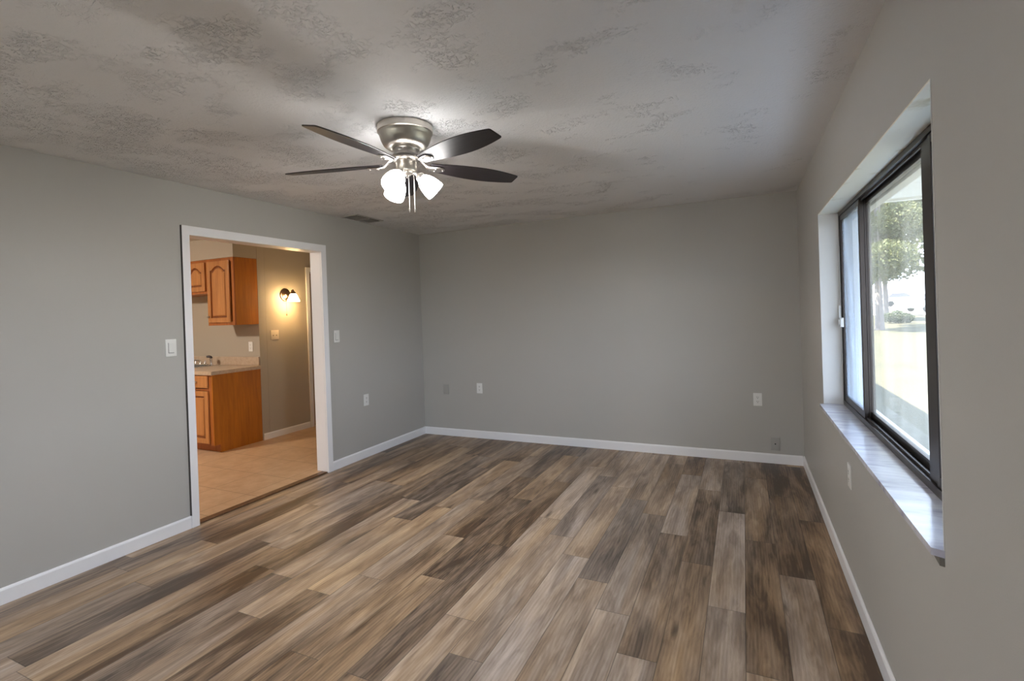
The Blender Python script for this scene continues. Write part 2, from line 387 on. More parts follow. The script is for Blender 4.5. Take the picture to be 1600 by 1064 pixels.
# kitchen walls
KX = -1.70; KY = -0.93
st('wall_kitchen_sink', MB().box(-4.6, KX, KY, KY+0.10, 0, H), M_kwall)
b = MB(); b.box(KX-0.11, KX, KY+0.101, -0.140, 0, H); b.box(KX-0.11, KX, 0.66, 1.9, 0, H); b.box(KX-0.11, KX, -0.140, 0.66, 2.08, H); st('wall_kitchen_side', b, M_kwall)
st('wall_kitchen_end', MB().box(-4.6, -0.112, 1.9, 2.0, 0, H), M_kwall)
st('wall_kitchen_left', MB().box(-4.7, -4.6, -5.1, 2.0, 0, H), M_kwall)
st('wall_kitchen_rear', MB().box(-4.6, -0.112, -5.1, -5.0, 0, H), M_kwall)
st('wall_kitchen_soffit', MB().box(-4.6, KX-0.002, -1.235, KY-0.001, 2.197, H-0.001), M_kwall)

# baseboards: profile swept along a run
def baseboard(name, p0, p1, nrm, h=0.088, t=0.012, m=None):
    p0 = Vector((*p0, 0)); p1 = Vector((*p1, 0)); nv = Vector((*nrm, 0))
    prof = [(0.0005, 0.0015), (t, 0.0015), (t, h-0.012), (t-0.004, h-0.003), (t-0.008, h), (0.0005, h)]
    b = MB(); A = [b.bm.verts.new(p0+nv*u+Vector((0, 0, z))) for u, z in prof]; B = [b.bm.verts.new(p1+nv*u+Vector((0, 0, z))) for u, z in prof]
    for k in range(len(prof)): b.bm.faces.new((A[k], A[(k+1) % 6], B[(k+1) % 6], B[k]))
    b.bm.faces.new(A); b.bm.faces.new(B[::-1]); st(name, b, m or M_trim)
baseboard('baseboard_left', (0, YB), (0, -2.866), (1, 0))
baseboard('baseboard_left', (0, -1.528), (0, -0.0), (1, 0))
baseboard('baseboard_far', (0.0125, 0), (XR-0.0125, 0), (0, -1))
baseboard('baseboard_right', (XR, YB), (XR, 0), (-1, 0))
baseboard('baseboard_kitchen', (KX, KY+0.012), (KX, -0.212), (1, 0), m=M_trim)

# cased opening to the kitchen: jambs, head, casings both sides
d1 = empty('door_1', (0, -2.2, 0), kind='structure')
def dchild(name, b, m=M_trim): return b.build(name, m, d1, origin=None)
off = Matrix.Translation((0, 2.2, 0))
def casing(y0o, y1o, zo, y0i, y1i, zi, x0, x1):
    b = MB()
    for lo, hi in ((y0o, y0i), (y1i, y1o)): b.box(x0, x1, lo, hi, 0.0015, zo, 0.0025)
    b.box(x0, x1+0.0005, y0o+0.001, y1o-0.001, zi, zo, 0.0025); return b
for nm, b in (('door_casing', casing(-2.864, -1.529, 2.143, -2.810, -1.589, 2.078, 0.0005, 0.017)),
              ('door_casing', casing(-2.864, -1.529, 2.143, -2.810, -1.589, 2.078, -0.129, -0.1125)),
              ('door_jamb', MB().box(-0.112, 0.0, -2.826, -2.810, 0.012, 2.092)), ('door_jamb', MB().box(-0.112, 0.0, -1.590, -1.574, 0.012, 2.092)),
              ('door_head', MB().box(-0.112, 0.0, -2.810, -1.590, 2.078, 2.092))):
    o = b.build(nm, M_trim, d1); o.data.transform(off)
o = MB().box(0.0004, 0.0172, -2.8668, -2.8642, 0.09, 2.1425).build('casing_side_shade', mat('dark_casing_shade', (0.07, 0.065, 0.06), 0.8), d1); o.data.transform(off)  # dark strip that paints shade onto the casing's left side face
st('threshold', MB().box(-0.066, -0.006, -2.810, -1.590, 0.0005, 0.013, 0.004), M_oakt)

# kitchen side doorway with a closed wooden door
d2 = empty('door_2', (KX, 0.26, 0), kind='structure')
off = Matrix.Translation((-KX, -0.26, 0))
for nm, b, m in (('door_casing', casing(-0.205, 0.725, 2.145, -0.148, 0.668, 2.088, KX+0.0005, KX+0.017), M_trim),
                 ('door_slab', MB().box(KX-0.075, KX-0.04, -0.136, 0.656, 0.015, 2.07), M_doorw),
                 ('door_knob', MB().lathe([(0, 0.06), (0.022, 0.055), (0.028, 0.04), (0.022, 0.022), (0.010, 0.014), (0.010, 0.004), (0.03, 0.003), (0.03, 0)], Matrix.Translation((KX-0.04, -0.075, 0.95)) @ Matrix.Rotation(R(90), 4, 'Y')), M_rubbed)):
    o = b.build(nm, m, d2, smooth=(nm == 'door_knob')); o.data.transform(off)

# ------------------------------------------------------------------ window_1 : bronze aluminium slider in the right wall
w1 = empty('window_1', (4.17, -2.37, 0.79), kind='structure')
off = Matrix.Translation((-4.17, 2.37, -0.79))
def wc(name, b, m, smooth=False, parent=w1):
    o = b.build(name, m, w1, smooth); o.data.transform(off); return o
FX0, FX1 = 4.146, 4.216; ZB, ZT = WZ0+0.0205, WZ1-0.0045; YN, YF = WY0+0.0045, WY1-0.0045
b = MB()
b.box(FX0, FX1, YN, YF, ZB, ZB+0.030); b.box(FX0+0.012, FX0+0.018, YN, YF, ZB+0.030, ZB+0.042); b.box(FX0+0.036, FX0+0.042, YN, YF, ZB+0.030, ZB+0.042)
b.box(FX0, FX1, YN, YF, ZT-0.022, ZT); b.box(FX0+0.014, FX0+0.020, YN, YF, ZT-0.034, ZT-0.022)
b.box(FX0, FX1, YN, YN+0.028, ZB+0.03, ZT-0.022); b.box(FX0, FX1, YF-0.020, YF, ZB+0.03, ZT-0.022)
wc('window_frame', b, M_bronze)
def sash(y0, y1, x0, glass, nm):
    b = MB(); s_ = 0.028; z0, z1 = ZB+0.031, ZT-0.024
    b.box(x0, x0+0.022, y0, y0+s_, z0, z1, 0.002); b.box(x0, x0+0.022, y1-s_, y1, z0, z1, 0.002)
    b.box(x0+0.001, x0+0.021, y0+s_, y1-s_, z0, z0+s_+0.008); b.box(x0+0.001, x0+0.021, y0+s_, y1-s_, z1-s_, z1)
    o = wc(nm, b, M_bronze)
    g = MB().box(x0+0.009, x0+0.013, y0+s_-0.004, y1-s_+0.004, z0+s_, z1-s_+0.004).build('pane', glass, o); g.data.transform(off)
sash(-1.900, -1.333, FX0+0.004, M_glass2, 'window_sash')
sash(-2.900, -1.868, FX0+0.034, M_glass, 'window_sash')
wc('mullion', MB().box(FX0+0.0265, FX0+0.0335, -1.902, -1.866, ZB+0.031, ZT-0.024), M_bronze)
sash(YN+0.028, -2.985, FX0+0.004, M_glass2, 'window_sash')
wc('mullion', MB().box(FX0+0.010, FX0+0.0335, -2.984, -2.895, ZB+0.031, ZT-0.024), M_bronze)
b = MB(); b.box(FX0-0.004, FX0, YF-0.016, YF-0.004, 1.05, 1.80); b.box(FX0-0.014, FX0-0.004, YF-0.018, YF-0.004, 1.34, 1.42); wc('weather_strip', b, M_alu)
b = MB(); b.box(FX0-0.016, FX0+0.004, -1.372, -1.345, 1.285, 1.345, 0.003); b.box(FX0-0.022, FX0-0.014, -1.366, -1.352, 1.30, 1.335, 0.002); wc('window_latch', b, M_alu)
# marble sill, thin slab nosing past the wall
b = MB().prism([(4.013, -1.316), (4.013, -3.425), (4.0375, -3.4395), (4.150, -3.4395), (4.150, -1.3075), (4.0375, -1.3075), (4.0375, -1.316)], WZ0+0.0005, WZ0+0.020)
wc('window_sill', b, M_marble)
b = MB().prism([(4.0375, -3.4395), (4.028, -3.434), (4.034, -3.36), (4.0375, -3.34)], WZ0-0.022, WZ0)
wc('sill_notch', b, mat('dark_notch', (0.16, 0.15, 0.13), 0.9))  # dark wedge in the notch below the sill's near end
# outside head board above the glass
st('trim_window_head', MB().box(4.222, 4.262, WY0, WY1, 1.955, WZ1), mat('cream_head_board', (0.66, 0.60, 0.46), 0.7))

# unseen patio door behind the camera, added to let in more daylight
w2 = empty('added_patio_door', (2.0, YB-0.06, 0), kind='structure')
b = MB(); b.box(0.35, 1.45, YB-0.10, YB-0.02, 0.0005, 0.04); b.box(0.35, 1.45, YB-0.10, YB-0.02, 2.05, 2.099); b.box(0.3505, 0.40, YB-0.10, YB-0.02, 0.04, 2.05)
b.box(1.40, 1.4495, YB-0.10, YB-0.02, 0.04, 2.05); b.box(0.87, 0.93, YB-0.09, YB-0.03, 0.04, 2.05)
o = b.build('window_frame', M_bronze, w2); o.data.transform(Matrix.Translation((-2.0, -(YB-0.06), 0)))  # frame of the added, unseen patio door
for a, c in ((0.40, 0.87), (0.93, 1.40)):
    o = MB().box(a, c, YB-0.062, YB-0.058, 0.04, 2.05).build('pane', M_glass, w2); o.data.transform(Matrix.Translation((-2.0, -(YB-0.06), 0)))

# ------------------------------------------------------------------ ceiling fan
FC = Vector((1.998, -2.917, H))
fan = tag(empty('ceiling_fan', FC), 'brushed nickel flush-mount ceiling fan with five dark blades and three lit white shades', 'ceiling fan')
b = MB().lathe([(0, -0.0005), (0.143, -0.0005), (0.1435, -0.010), (0.1435, -0.034), (0.139, -0.037), (0.138, -0.041), (0.136, -0.043),
                (0.133, -0.055), (0.127, -0.075), (0.116, -0.098), (0.102, -0.111), (0.085, -0.116), (0.074, -0.117), (0, -0.117)], seg=64)
b.build('motor_housing', M_nickel, fan, True)
b = MB().lathe([(0, -0.1175), (0.068, -0.1175), (0.070, -0.123), (0.066, -0.128), (0.063, -0.138), (0.064, -0.145), (0.069, -0.149), (0.069, -0.156), (0.060, -0.160), (0, -0.160)], seg=48)
b.build('collar', M_nickelp, fan, True)
b = MB().lathe([(0, -0.1605), (0.070, -0.1605), (0.077, -0.165), (0.077, -0.174), (0.068, -0.179), (0, -0.179)], seg=48)
b.build('flywheel', M_nickelp, fan, True)
b = MB().lathe([(0, -0.1795), (0.050, -0.1795), (0.053, -0.183), (0.053, -0.226), (0.050, -0.234), (0.036, -0.239), (0.034, -0.245), (0.016, -0.251), (0.010, -0.256), (0, -0.257)], seg=48)
sw = b.build('switch_housing', M_nickel, fan, True)
# blades
def outline():
    pts = []; Lb = 0.53; ks = 26
    def hw(t): return 0.036+0.035*math.sin(min(1, t/0.58)*PI/2) if t < 0.58 else 0.071-0.031*((t-0.58)/0.42)**1.8
    for i in range(ks+1): t = i/ks; pts.append((t*Lb, hw(t)))
    up = pts; lo = [(x, -y) for x, y in pts]
    up = up[:-1]+[(Lb-0.006, up[-1][1]+0.001), (Lb, up[-1][1]-0.006)]; lo = lo[:-1]+[(Lb-0.006, lo[-1][1]-0.001), (Lb, lo[-1][1]+0.006)]
    return lo+up[::-1]
for q in range(5):
    az = R(-89.5+72*q); rz = Matrix.Rotation(az, 4, 'Z')
    pitch = Matrix.Rotation(R(-12), 4, 'X'); droop = Matrix.Rotation(R(1.2), 4, 'Y')
    bb = MB().prism(outline(), -0.003, 0.003)
    bmesh.ops.bevel(bb.bm, geom=[e for e in bb.bm.edges if e.calc_face_angle(0) > 1.0], offset=0.0015, segments=1, affect='EDGES')
    o = bb.build('fan_blade', M_blade, fan, True)
    o.matrix_local = rz @ Matrix.Translation((0.128, 0, -0.196)) @ droop @ pitch
    # blade iron: curved strap from the flywheel to a paddle under the blade
    bi = MB(); NP = 14; rings = []
    path = [(0.068, -0.171, 0.013), (0.080, -0.172, 0.012), (0.093, -0.179, 0.011), (0.106, -0.192, 0.012), (0.120, -0.203, 0.017), (0.140, -0.2065, 0.024), (0.165, -0.2065, 0.028), (0.190, -0.2055, 0.027), (0.208, -0.2045, 0.018), (0.214, -0.2040, 0.006)]
    tl_ = math.tan(R(-12))
    for q2, (rr, zz, hw_) in enumerate(path):
        u_ = max(0.0, min(1.0, (rr-0.10)/0.03)); th_ = 0.0045
        ring = [bi.bm.verts.new((rr, hw_*math.cos(2*PI*kk/NP), zz+th_*math.sin(2*PI*kk/NP)+u_*tl_*hw_*math.cos(2*PI*kk/NP))) for kk in range(NP)]
        if rings:
            for kk in range(NP): bi.bm.faces.new((rings[-1][kk], rings[-1][(kk+1) % NP], ring[(kk+1) % NP], ring[kk]))
        rings.append(ring)
    bi.bm.faces.new(rings[0]); bi.bm.faces.new(rings[-1][::-1])
    o2 = bi.build('blade_arm', M_nickelp, fan, True); o2.matrix_local = rz
    for sx, sy in ((0.03, 0.012), (0.03, -0.012), (0.075, 0)):
        sc = MB().lathe([(0, -0.0170), (0.003, -0.0165), (0.0045, -0.0150), (0.0045, -0.0125), (0, -0.0125)], Matrix.Translation((sx, sy, 0)), 12)
        s2 = sc.build('screw', M_nickelp, o2, True); s2.matrix_local = Matrix.Translation((0.128, 0, -0.196)) @ droop @ pitch
# three light arms with opal shades
SC = []
for az in (36, 156, 276):
    a = R(az); rz = Matrix.Rotation(a, 4, 'Z'); tilt = Matrix.Rotation(R(-46), 4, 'Y')     # local -z points outwards and down
    arm = MB().tube([(0.030, 0, -0.236), (0.042, 0, -0.240), (0.052, 0, -0.246), (0.062, 0, -0.254)], 0.009, 12)
    base = rz @ Matrix.Translation((0.060, 0, -0.252)) @ tilt
    arm.merge(MB().lathe([(0, 0.006), (0.014, 0.004), (0.022, -0.004), (0.025, -0.014), (0.025, -0.022), (0, -0.022)], seg=28), Matrix.Translation((0.060, 0, -0.252)) @ tilt)
    o = arm.build('light_arm', M_nickelp, fan, True); o.matrix_local = rz
    prof = [(0.023, -0.018), (0.027, -0.024), (0.038, -0.040), (0.047, -0.062), (0.0525, -0.088), (0.0545, -0.112), (0.054, -0.124),
            (0.0515, -0.124), (0.052, -0.110), (0.050, -0.088), (0.0445, -0.062), (0.0355, -0.042), (0.020, -0.026), (0.0, -0.024)]
    o = MB().lathe(prof, seg=40).build('lamp_shade', M_shade, fan, True); o.matrix_local = base
    bl = MB().lathe([(0, -0.025), (0.012, -0.026), (0.014, -0.045), (0.024, -0.065), (0.028, -0.082), (0.022, -0.100), (0.010, -0.108), (0, -0.110)], seg=24)
    o3 = bl.build('bulb', M_bulb, o, True)
# pull chains
for k, (dx, zl, az) in enumerate(((0.010, -0.425, 30), (0.037, -0.425, 36))):
    x, y = dx*math.cos(R(az)), dx*math.sin(R(az))
    c = MB(); z = -0.243 if k else -0.250
    while z > zl: c.lathe([(0, 0.0026), (0.0019, 0.0018), (0.0024, 0), (0.0019, -0.0018), (0, -0.0026)], Matrix.Translation((x, y, z)), 8); z -= 0.0052
    o = c.build('pull_chain', M_nickelp, fan, True)
    MB().lathe([(0, zl), (0.003, zl-0.002), (0.0042, zl-0.012), (0.003, zl-0.024), (0, zl-0.026)], Matrix.Translation((x, y, 0)), 12).build('chain_pull', M_nickelp, o, True)

# ------------------------------------------------------------------ ceiling vent
vt = tag(empty('ceiling_vent', (0.150, -1.160, H)), 'small grey louvred air vent on the ceiling beside the left wall', 'vent')
b = MB(); hx, hy = 0.105, 0.195
for x0, x1, y0, y1 in ((-hx, -hx+0.022, -hy, hy), (hx-0.022, hx, -hy, hy), (-hx+0.022, hx-0.022, -hy, -hy+0.022), (-hx+0.022, hx-0.022, hy-0.022, hy)):
    b.box(x0, x1, y0, y1, -0.007, -0.0006, 0.002)
b.build('vent_frame', M_vent, vt)
MB().box(-hx+0.02, hx-0.02, -hy+0.02, hy-0.02, -0.0018, -0.0006).build('backing', M_ventd, vt)
for k in range(5):
    t = MB().box(-0.009, 0.009, -0.005, 0.150, -0.0008, 0.0008); o = t.build('slat', M_vent, vt); o.matrix_local = Matrix.Translation((-0.062+k*0.031, 0.015, -0.0085)) @ Matrix.Rotation(R(38), 4, 'Y')
for k in range(6):
    t = MB().box(-0.080, 0.080, -0.008, 0.008, -0.0008, 0.0008); o = t.build('slat', M_vent, vt); o.matrix_local = Matrix.Translation((0, -0.155+k*0.025, -0.0085)) @ Matrix.Rotation(R(38), 4, 'X')
MB().box(-0.083, 0.083, 0.003, 0.008, -0.014, -0.002).build('divider', M_vent, vt)

# ------------------------------------------------------------------ switch and outlet plates
# local frame: x across, z up, y towards the viewer negative; wall at y=0
def plate_root(name, loc, rz): return empty(name, loc, (0, 0, rz))
def plate(root, w=0.072, h=0.118, m=M_white):
    return MB().box(-w/2, w/2, -0.006, -0.0005, -h/2, h/2, 0.0022).build('cover_plate', m, root, True)
def rocker(root, x=0):
    MB().box(x-0.0165, x+0.0165, -0.0085, -0.006, -0.033, 0.033, 0.0008).build('rocker', M_white, root)
    b = MB(); b.box(x-0.019, x-0.0166, -0.0064, -0.0058, -0.036, 0.036); b.box(x-0.0166, x+0.019, -0.0064, -0.0058, -0.036, -0.0332)
    b.build('rocker_gap', M_slot, root)
def screws(root, zs, x=0, m=M_nickelp):
    for z in zs: MB().lathe([(0, -0.0078), (0.003, -0.0074), (0.0036, -0.006), (0, -0.006)], Matrix.Translation((x, 0, z)) @ Matrix.Rotation(R(-90), 4, 'X') @ Matrix.Scale(-1, 4, (0, 0, 1)) @ Matrix.Translation((0, 0, 0)), 12).build('screw', m, root)
def receptacles(root, m=M_white):
    for z in (-0.0195, 0.0195):
        pts = [(0.0172*math.cos(t*PI/12), max(-0.0135, min(0.0135, 0.0172*math.sin(t*PI/12)))) for t in range(24)]
        o = MB().prism(pts, 0, 0.0015, Matrix.Translation((0, -0.006, z)) @ Matrix.Rotation(R(90), 4, 'X')).build('receptacle', m, root)
        s_ = MB(); s_.box(-0.0075, -0.0050, -0.0079, -0.0074, z-0.002, z+0.008); s_.box(0.0050, 0.0075, -0.0079, -0.0074, z-0.001, z+0.007); s_.box(-0.0025, 0.0025, -0.0079, -0.0074, z-0.0105, z-0.0055)
        s_.build('slots', M_slot, o)
def outlet(name, loc, rz, label, m=M_white, group=None):
    r = tag(plate_root(name, loc, rz), label, 'outlet', group); plate(r, m=m); receptacles(r, m); screws(r, (0.0,)); return r
LW, FW, RW = R(90), 0.0, R(-90)
r = tag(plate_root('light_switch', (0, -2.957, 1.283), LW), 'white rocker light switch on the left wall, left of the kitchen doorway', 'light switch'); plate(r); rocker(r); screws(r, (-0.048, 0.048))
r = tag(plate_root('light_switch', (0, -1.418, 1.274), LW), 'white rocker light switch right of the kitchen doorway casing', 'light switch'); plate(r); rocker(r); screws(r, (-0.048, 0.048))
outlet('wall_outlet', (0, -1.034, 0.592), LW, 'white duplex outlet low on the left wall right of the doorway')
outlet('wall_outlet', (0.779, 0, 0.582), FW, 'white duplex outlet on the far wall near its left corner')
outlet('wall_outlet', (3.678, 0, 0.576), FW, 'white duplex outlet on the far wall near its right corner')
outlet('wall_outlet', (XR, -2.150, 0.583), RW, 'white outlet on the window wall under the sill, seen edge on')
r = tag(plate_root('blank_plate', (0.323, 0, 0.555), FW), 'grey painted wall plate on the far wall left of the white outlet', 'wall plate'); plate(r, m=M_wallplate); screws(r, (-0.03, 0.03), m=M_wallplate)
r = tag(plate_root('cable_plate', (3.810, 0, 0.179), FW), 'grey painted cable plate with a black centre hole just above the baseboard', 'wall plate'); plate(r, m=M_wallplate)
MB().lathe([(0, -0.002), (0.006, -0.002), (0.006, 0.004), (0.0035, 0.004), (0.0035, 0.001), (0, 0.001)], Matrix.Translation((0, -0.006, 0)) @ Matrix.Rotation(R(90), 4, 'X'), 16).build('cable_jack', M_slot, r)
r = outlet('wall_outlet', (-1.853, KY, 1.142), FW, 'white outlet on the kitchen wall above the countertop backsplash')
r = tag(plate_root('light_switch', (KX, -0.715, 1.271), LW), 'cream double toggle switch plate on the tan kitchen wall under the sconce', 'light switch'); plate(r, 0.116, 0.118, m=mat('cream_plastic', (0.74, 0.64, 0.48), 0.35))
for x in (-0.023, 0.023):
    t = MB().box(x-0.005, x+0.005, -0.018, -0.0055, -0.014, 0.002, 0.001).build('toggle', mat('cream_toggle', (0.70, 0.58, 0.42), 0.35), r)
    screws(r, (-0.03, 0.03), x)

# ------------------------------------------------------------------ kitchen cabinets
def arch_door(root, x0, x1, z0, z1, yf, arch=True, nm='cabinet_door', th=0.019):
    """raised-panel door in front of plane yf (faces -y)"""
    w = x1-x0; s_ = min(0.055, w*0.2); b = MB(); y1 = yf-0.001; y0 = yf-th
    b.box(x0, x0+s_, y0, y1, z0, z1, 0.002); b.box(x1-s_, x1, y0, y1, z0, z1, 0.002); b.box(x0+s_, x1-s_, y0+0.0005, y1, z0, z0+s_, 0.001)
    xi0, xi1 = x0+s_, x1-s_; zt = z1-s_
    def top(t):
        if not arch: return zt
        u = abs(t-0.5)*2
        return zt-0.050+(0.050*(1-(u/0.78)**2.2) if u < 0.78 else 0.0)
    K = 20; pts = [(xi0+(xi1-xi0)*k/K, top(k/K)) for k in range(K+1)]
    ol = [(xi0, z1-0.0005)]+pts+[(xi1, z1-0.0005)]
    rot = Matrix.Translation((0, y1, 0)) @ Matrix.Rotation(R(90), 4, 'X')
    b.prism(ol[::-1], 0, th-0.0015, rot)
    d = b.build(nm, M_oakd, root)
    # raised panel
    inner = [(xi0+0.0, z0+s_)]+[(xi1, z0+s_)]+pts[::-1]
    MB().prism(inner, 0, 0.006, rot).build('panel_groove', M_groove, d); p = MB()
    g = 0.022; sx = ((xi1-xi0)-2*g)/(xi1-xi0); cx = (xi0+xi1)/2
    z0i = z0+s_+g
    inner2 = [(cx+(x-cx)*sx, (z0i if z <= z0+s_+1e-6 else z-g)) for x, z in inner]
    g2 = 0.032; sx2 = ((xi1-xi0)-2*g2)/(xi1-xi0); inner3 = [(cx+(x-cx)*sx2, (z0+s_+g2 if z <= z0+s_+1e-6 else z-g2)) for x, z in inner]
    t = MB(); A = [t.bm.verts.new((x, z, 0.0062)) for x, z in inner2]; B = [t.bm.verts.new((x, z, 0.0150)) for x, z in inner3]
    for i in range(len(A)): t.bm.faces.new((A[i], A[(i+1) % len(A)], B[(i+1) % len(A)], B[i]))
    t.bm.faces.new(B); t.bm.faces.new(A[::-1]); p.merge(t, rot)
    p.build('raised_panel', M_oakd, d)
    return d
def knob(parent, x, y, z, m=M_nickelp):
    MB().lathe([(0, 0.026), (0.010, 0.024), (0.0145, 0.018), (0.012, 0.012), (0.005, 0.009), (0.005, 0.0005), (0, 0.0005)], Matrix.Translation((x, y, z)) @ Matrix.Rotation(R(90), 4, 'X'), 20).build('knob', m, parent, True)
UF = -1.235
# tall wall cabinet
up = tag(empty('wall_cabinet', (-1.94, KY, 1.41)), 'tall oak wall cabinet with arched door at the right end of the kitchen', 'cabinet')
def rel(o, root):
    o.data.transform(Matrix.Translation(-Vector(root.location)))
    for c in o.children: rel(c, root)
def fin(root):
    for o in root.children: rel(o, root)
b = MB(); b.box(-2.170, -1.7015, UF+0.018, KY-0.001, 1.412, 2.195)
b.build('cabinet_body', M_oak, up)
b = MB()
b.box(-2.170, -2.130, UF, UF+0.0175, 1.412, 2.195); b.box(-1.742, -1.7015, UF, UF+0.0175, 1.412, 2.195); b.box(-2.130, -1.742, UF, UF+0.0175, 1.412, 1.455); b.box(-2.130, -1.742, UF, UF+0.0175, 2.150, 2.195)
b.build('face_frame', M_oakf, up)
d = arch_door(up, -2.148, -1.762, 1.446, 2.162, UF); knob(d, -2.125, UF-0.019, 1.517)
fin(up)
sh = tag(empty('wall_cabinet', (-2.55, KY, 1.79)), 'short oak wall cabinet over the sink, cut off by the door casing', 'cabinet')
MB().box(-2.93, -2.1715, UF+0.018, KY-0.001, 1.792, 2.195).build('cabinet_body', M_oak, sh)
b = MB(); b.box(-2.93, -2.89, UF, UF+0.0175, 1.792, 2.195); b.box(-2.212, -2.1715, UF, UF+0.0175, 1.792, 2.195); b.box(-2.89, -2.212, UF, UF+0.0175, 1.792, 1.825); b.box(-2.89, -2.212, UF, UF+0.0175, 2.150, 2.195)
b.build('face_frame', M_oakf, sh)
arch_door(sh, -2.545, -2.192, 1.822, 2.162, UF); arch_door(sh, -2.91, -2.556, 1.822, 2.162, UF)
fin(sh)
# base cabinet
BF = -1.530
bc = tag(empty('base_cabinet', (-2.3, KY, 0.0)), 'oak base cabinet with plain orange side panel under the kitchen counter', 'cabinet')
b = MB(); b.box(-3.2, -1.7215, BF+0.018, KY-0.001, 0.100, 0.872); b.box(-3.2, -1.7215, BF+0.075, KY-0.001, 0.011, 0.100)
b.build('cabinet_body', M_oakf, bc)
MB().prism([(BF+0.0, 0.100), (BF+0.072, 0.100), (BF+0.072, 0.011), (KY-0.001, 0.011), (KY-0.001, 0.872), (BF, 0.872)], -1.7212, -1.7015, Matrix(((0, 0, 1, 0), (1, 0, 0, 0), (0, 1, 0, 0), (0, 0, 0, 1)))).build('side_panel', M_oak, bc)
b = MB(); b.box(-1.765, -1.7216, BF, BF+0.0175, 0.100, 0.872); b.box(-3.2, -1.765, BF, BF+0.0175, 0.100, 0.135); b.box(-3.2, -1.765, BF, BF+0.0175, 0.700, 0.722); b.box(-3.2, -1.765, BF, BF+0.0175, 0.850, 0.872); b.box(-2.19, -2.145, BF, BF+0.0175, 0.135, 0.850)
b.build('face_frame', M_oakf, bc)
d = arch_door(bc, -2.135, -1.768, 0.118, 0.695, BF, arch=False)
d = arch_door(bc, -2.565, -2.198, 0.118, 0.695, BF, arch=False)
for x0, x1 in ((-2.135, -1.768), (-2.565, -2.198)):
    dr = MB().box(x0, x1, BF-0.019, BF-0.001, 0.730, 0.862, 0.006).build('drawer_front', M_oakd, bc); knob(dr, (x0+x1)/2, BF-0.019, 0.797)
fin(bc)
# countertop with backsplash; sink cut-out
ct = tag(empty('countertop', (-2.3, KY, 0.873)), 'beige laminate kitchen countertop with low backsplash', 'countertop')
SX0, SX1, SY0, SY1 = -3.06, -2.375, -1.475, -1.03
b = MB(); z0, z1 = 0.8735, 0.915; F = -1.555
b.box(SX1, -1.682, F, KY-0.001, z0, z1, 0.004); b.box(-3.2, SX0, F, KY-0.001, z0, z1); b.box(SX0, SX1, F+0.0005, SY0, z0, z1-0.0003); b.box(SX0, SX1, SY1, KY-0.001, z0, z1-0.0003)
b.build('counter_slab', M_counter, ct)
MB().box(-3.2, -1.703, KY-0.020, KY-0.0015, 0.9155, 1.018, 0.003).build('backsplash', M_counter, ct)
fin(ct)
sk = tag(empty('kitchen_sink', (-2.7, -1.25, 0.915)), 'stainless steel sink set in the beige countertop', 'sink')
b = MB(); rim = 0.022
for a in ((SX0-rim, SX0+0.02, SY0-rim, SY1+rim), (SX1-0.02, SX1+rim, SY0-rim, SY1+rim), (SX0+0.02, SX1-0.02, SY0-rim, SY0+0.02), (SX0+0.02, SX1-0.02, SY1-0.065, SY1+rim), (-2.735, -2.70, SY0+0.02, SY1-0.065)):
    b.box(a[0], a[1], a[2], a[3], 0.9155, 0.9195)
b.build('rim', M_steel, sk)
for xa, xb in ((SX0+0.02, -2.735), (-2.70, SX1-0.02)):
    b = MB(); ya, yb, zb = SY0+0.02, SY1-0.065, 0.885
    b.box(xa, xa+0.002, ya, yb, zb, 0.917); b.box(xb-0.002, xb, ya, yb, zb, 0.917); b.box(xa, xb, ya, ya+0.002, zb, 0.917); b.box(xa, xb, yb-0.002, yb, zb, 0.917); b.box(xa, xb, ya, yb, zb-0.002, zb)
    b.build('basin', M_steel, sk)
fin(sk)
fa = tag(empty('faucet', (-2.63, -1.052, 0.92)), 'chrome two-handle faucet on the back rim of the sink', 'faucet')
b = MB().box(-0.115, 0.115, -0.026, 0.026, 0.0002, 0.016, 0.006); b.lathe([(0, 0.045), (0.017, 0.042), (0.02, 0.02), (0.024, 0.014), (0, 0.014)], seg=24)
b.build('faucet_base', M_chrome, fa, True)
MB().tube([(0, 0, 0.035), (0, -0.006, 0.052), (0, -0.035, 0.066), (0, -0.09, 0.070), (0, -0.15, 0.060), (0, -0.165, 0.050), (0, -0.168, 0.038)], [0.012, 0.012, 0.011, 0.010, 0.010, 0.011, 0.011], 14).build('spout', M_chrome, fa, True)
for sx in (-0.09, 0.09):
    h_ = MB().lathe([(0, 0.050), (0.010, 0.048), (0.013, 0.040), (0.016, 0.030), (0.020, 0.018), (0.022, 0.0162), (0, 0.0162)], Matrix.Translation((sx, 0, 0)), 24)
    h_.tube([(sx, 0, 0.044), (sx+0.02*(1 if sx > 0 else -1), -0.012, 0.052), (sx+0.045*(1 if sx > 0 else -1), -0.03, 0.056)], [0.007, 0.006, 0.007], 10); h_.build('handle', M_chrome, fa, True)
sp = tag(empty('side_sprayer', (-2.425, -1.052, 0.92)), 'chrome side sprayer with dark head at the right of the faucet', 'sprayer')
MB().lathe([(0, 0.0), (0.024, 0.0002), (0.024, 0.006), (0.015, 0.012), (0.013, 0.030), (0.015, 0.060), (0.017, 0.085), (0, 0.087)], seg=24).build('sprayer_body', M_chrome, sp, True)
MB().tube([(0.006, 0, 0.086), (0, -0.002, 0.100), (-0.018, -0.012, 0.110), (-0.042, -0.026, 0.108)], [0.016, 0.017, 0.016, 0.014], 12).build('sprayer_head', mat('dark_plastic', (0.05, 0.035, 0.035), 0.3), sp, True)

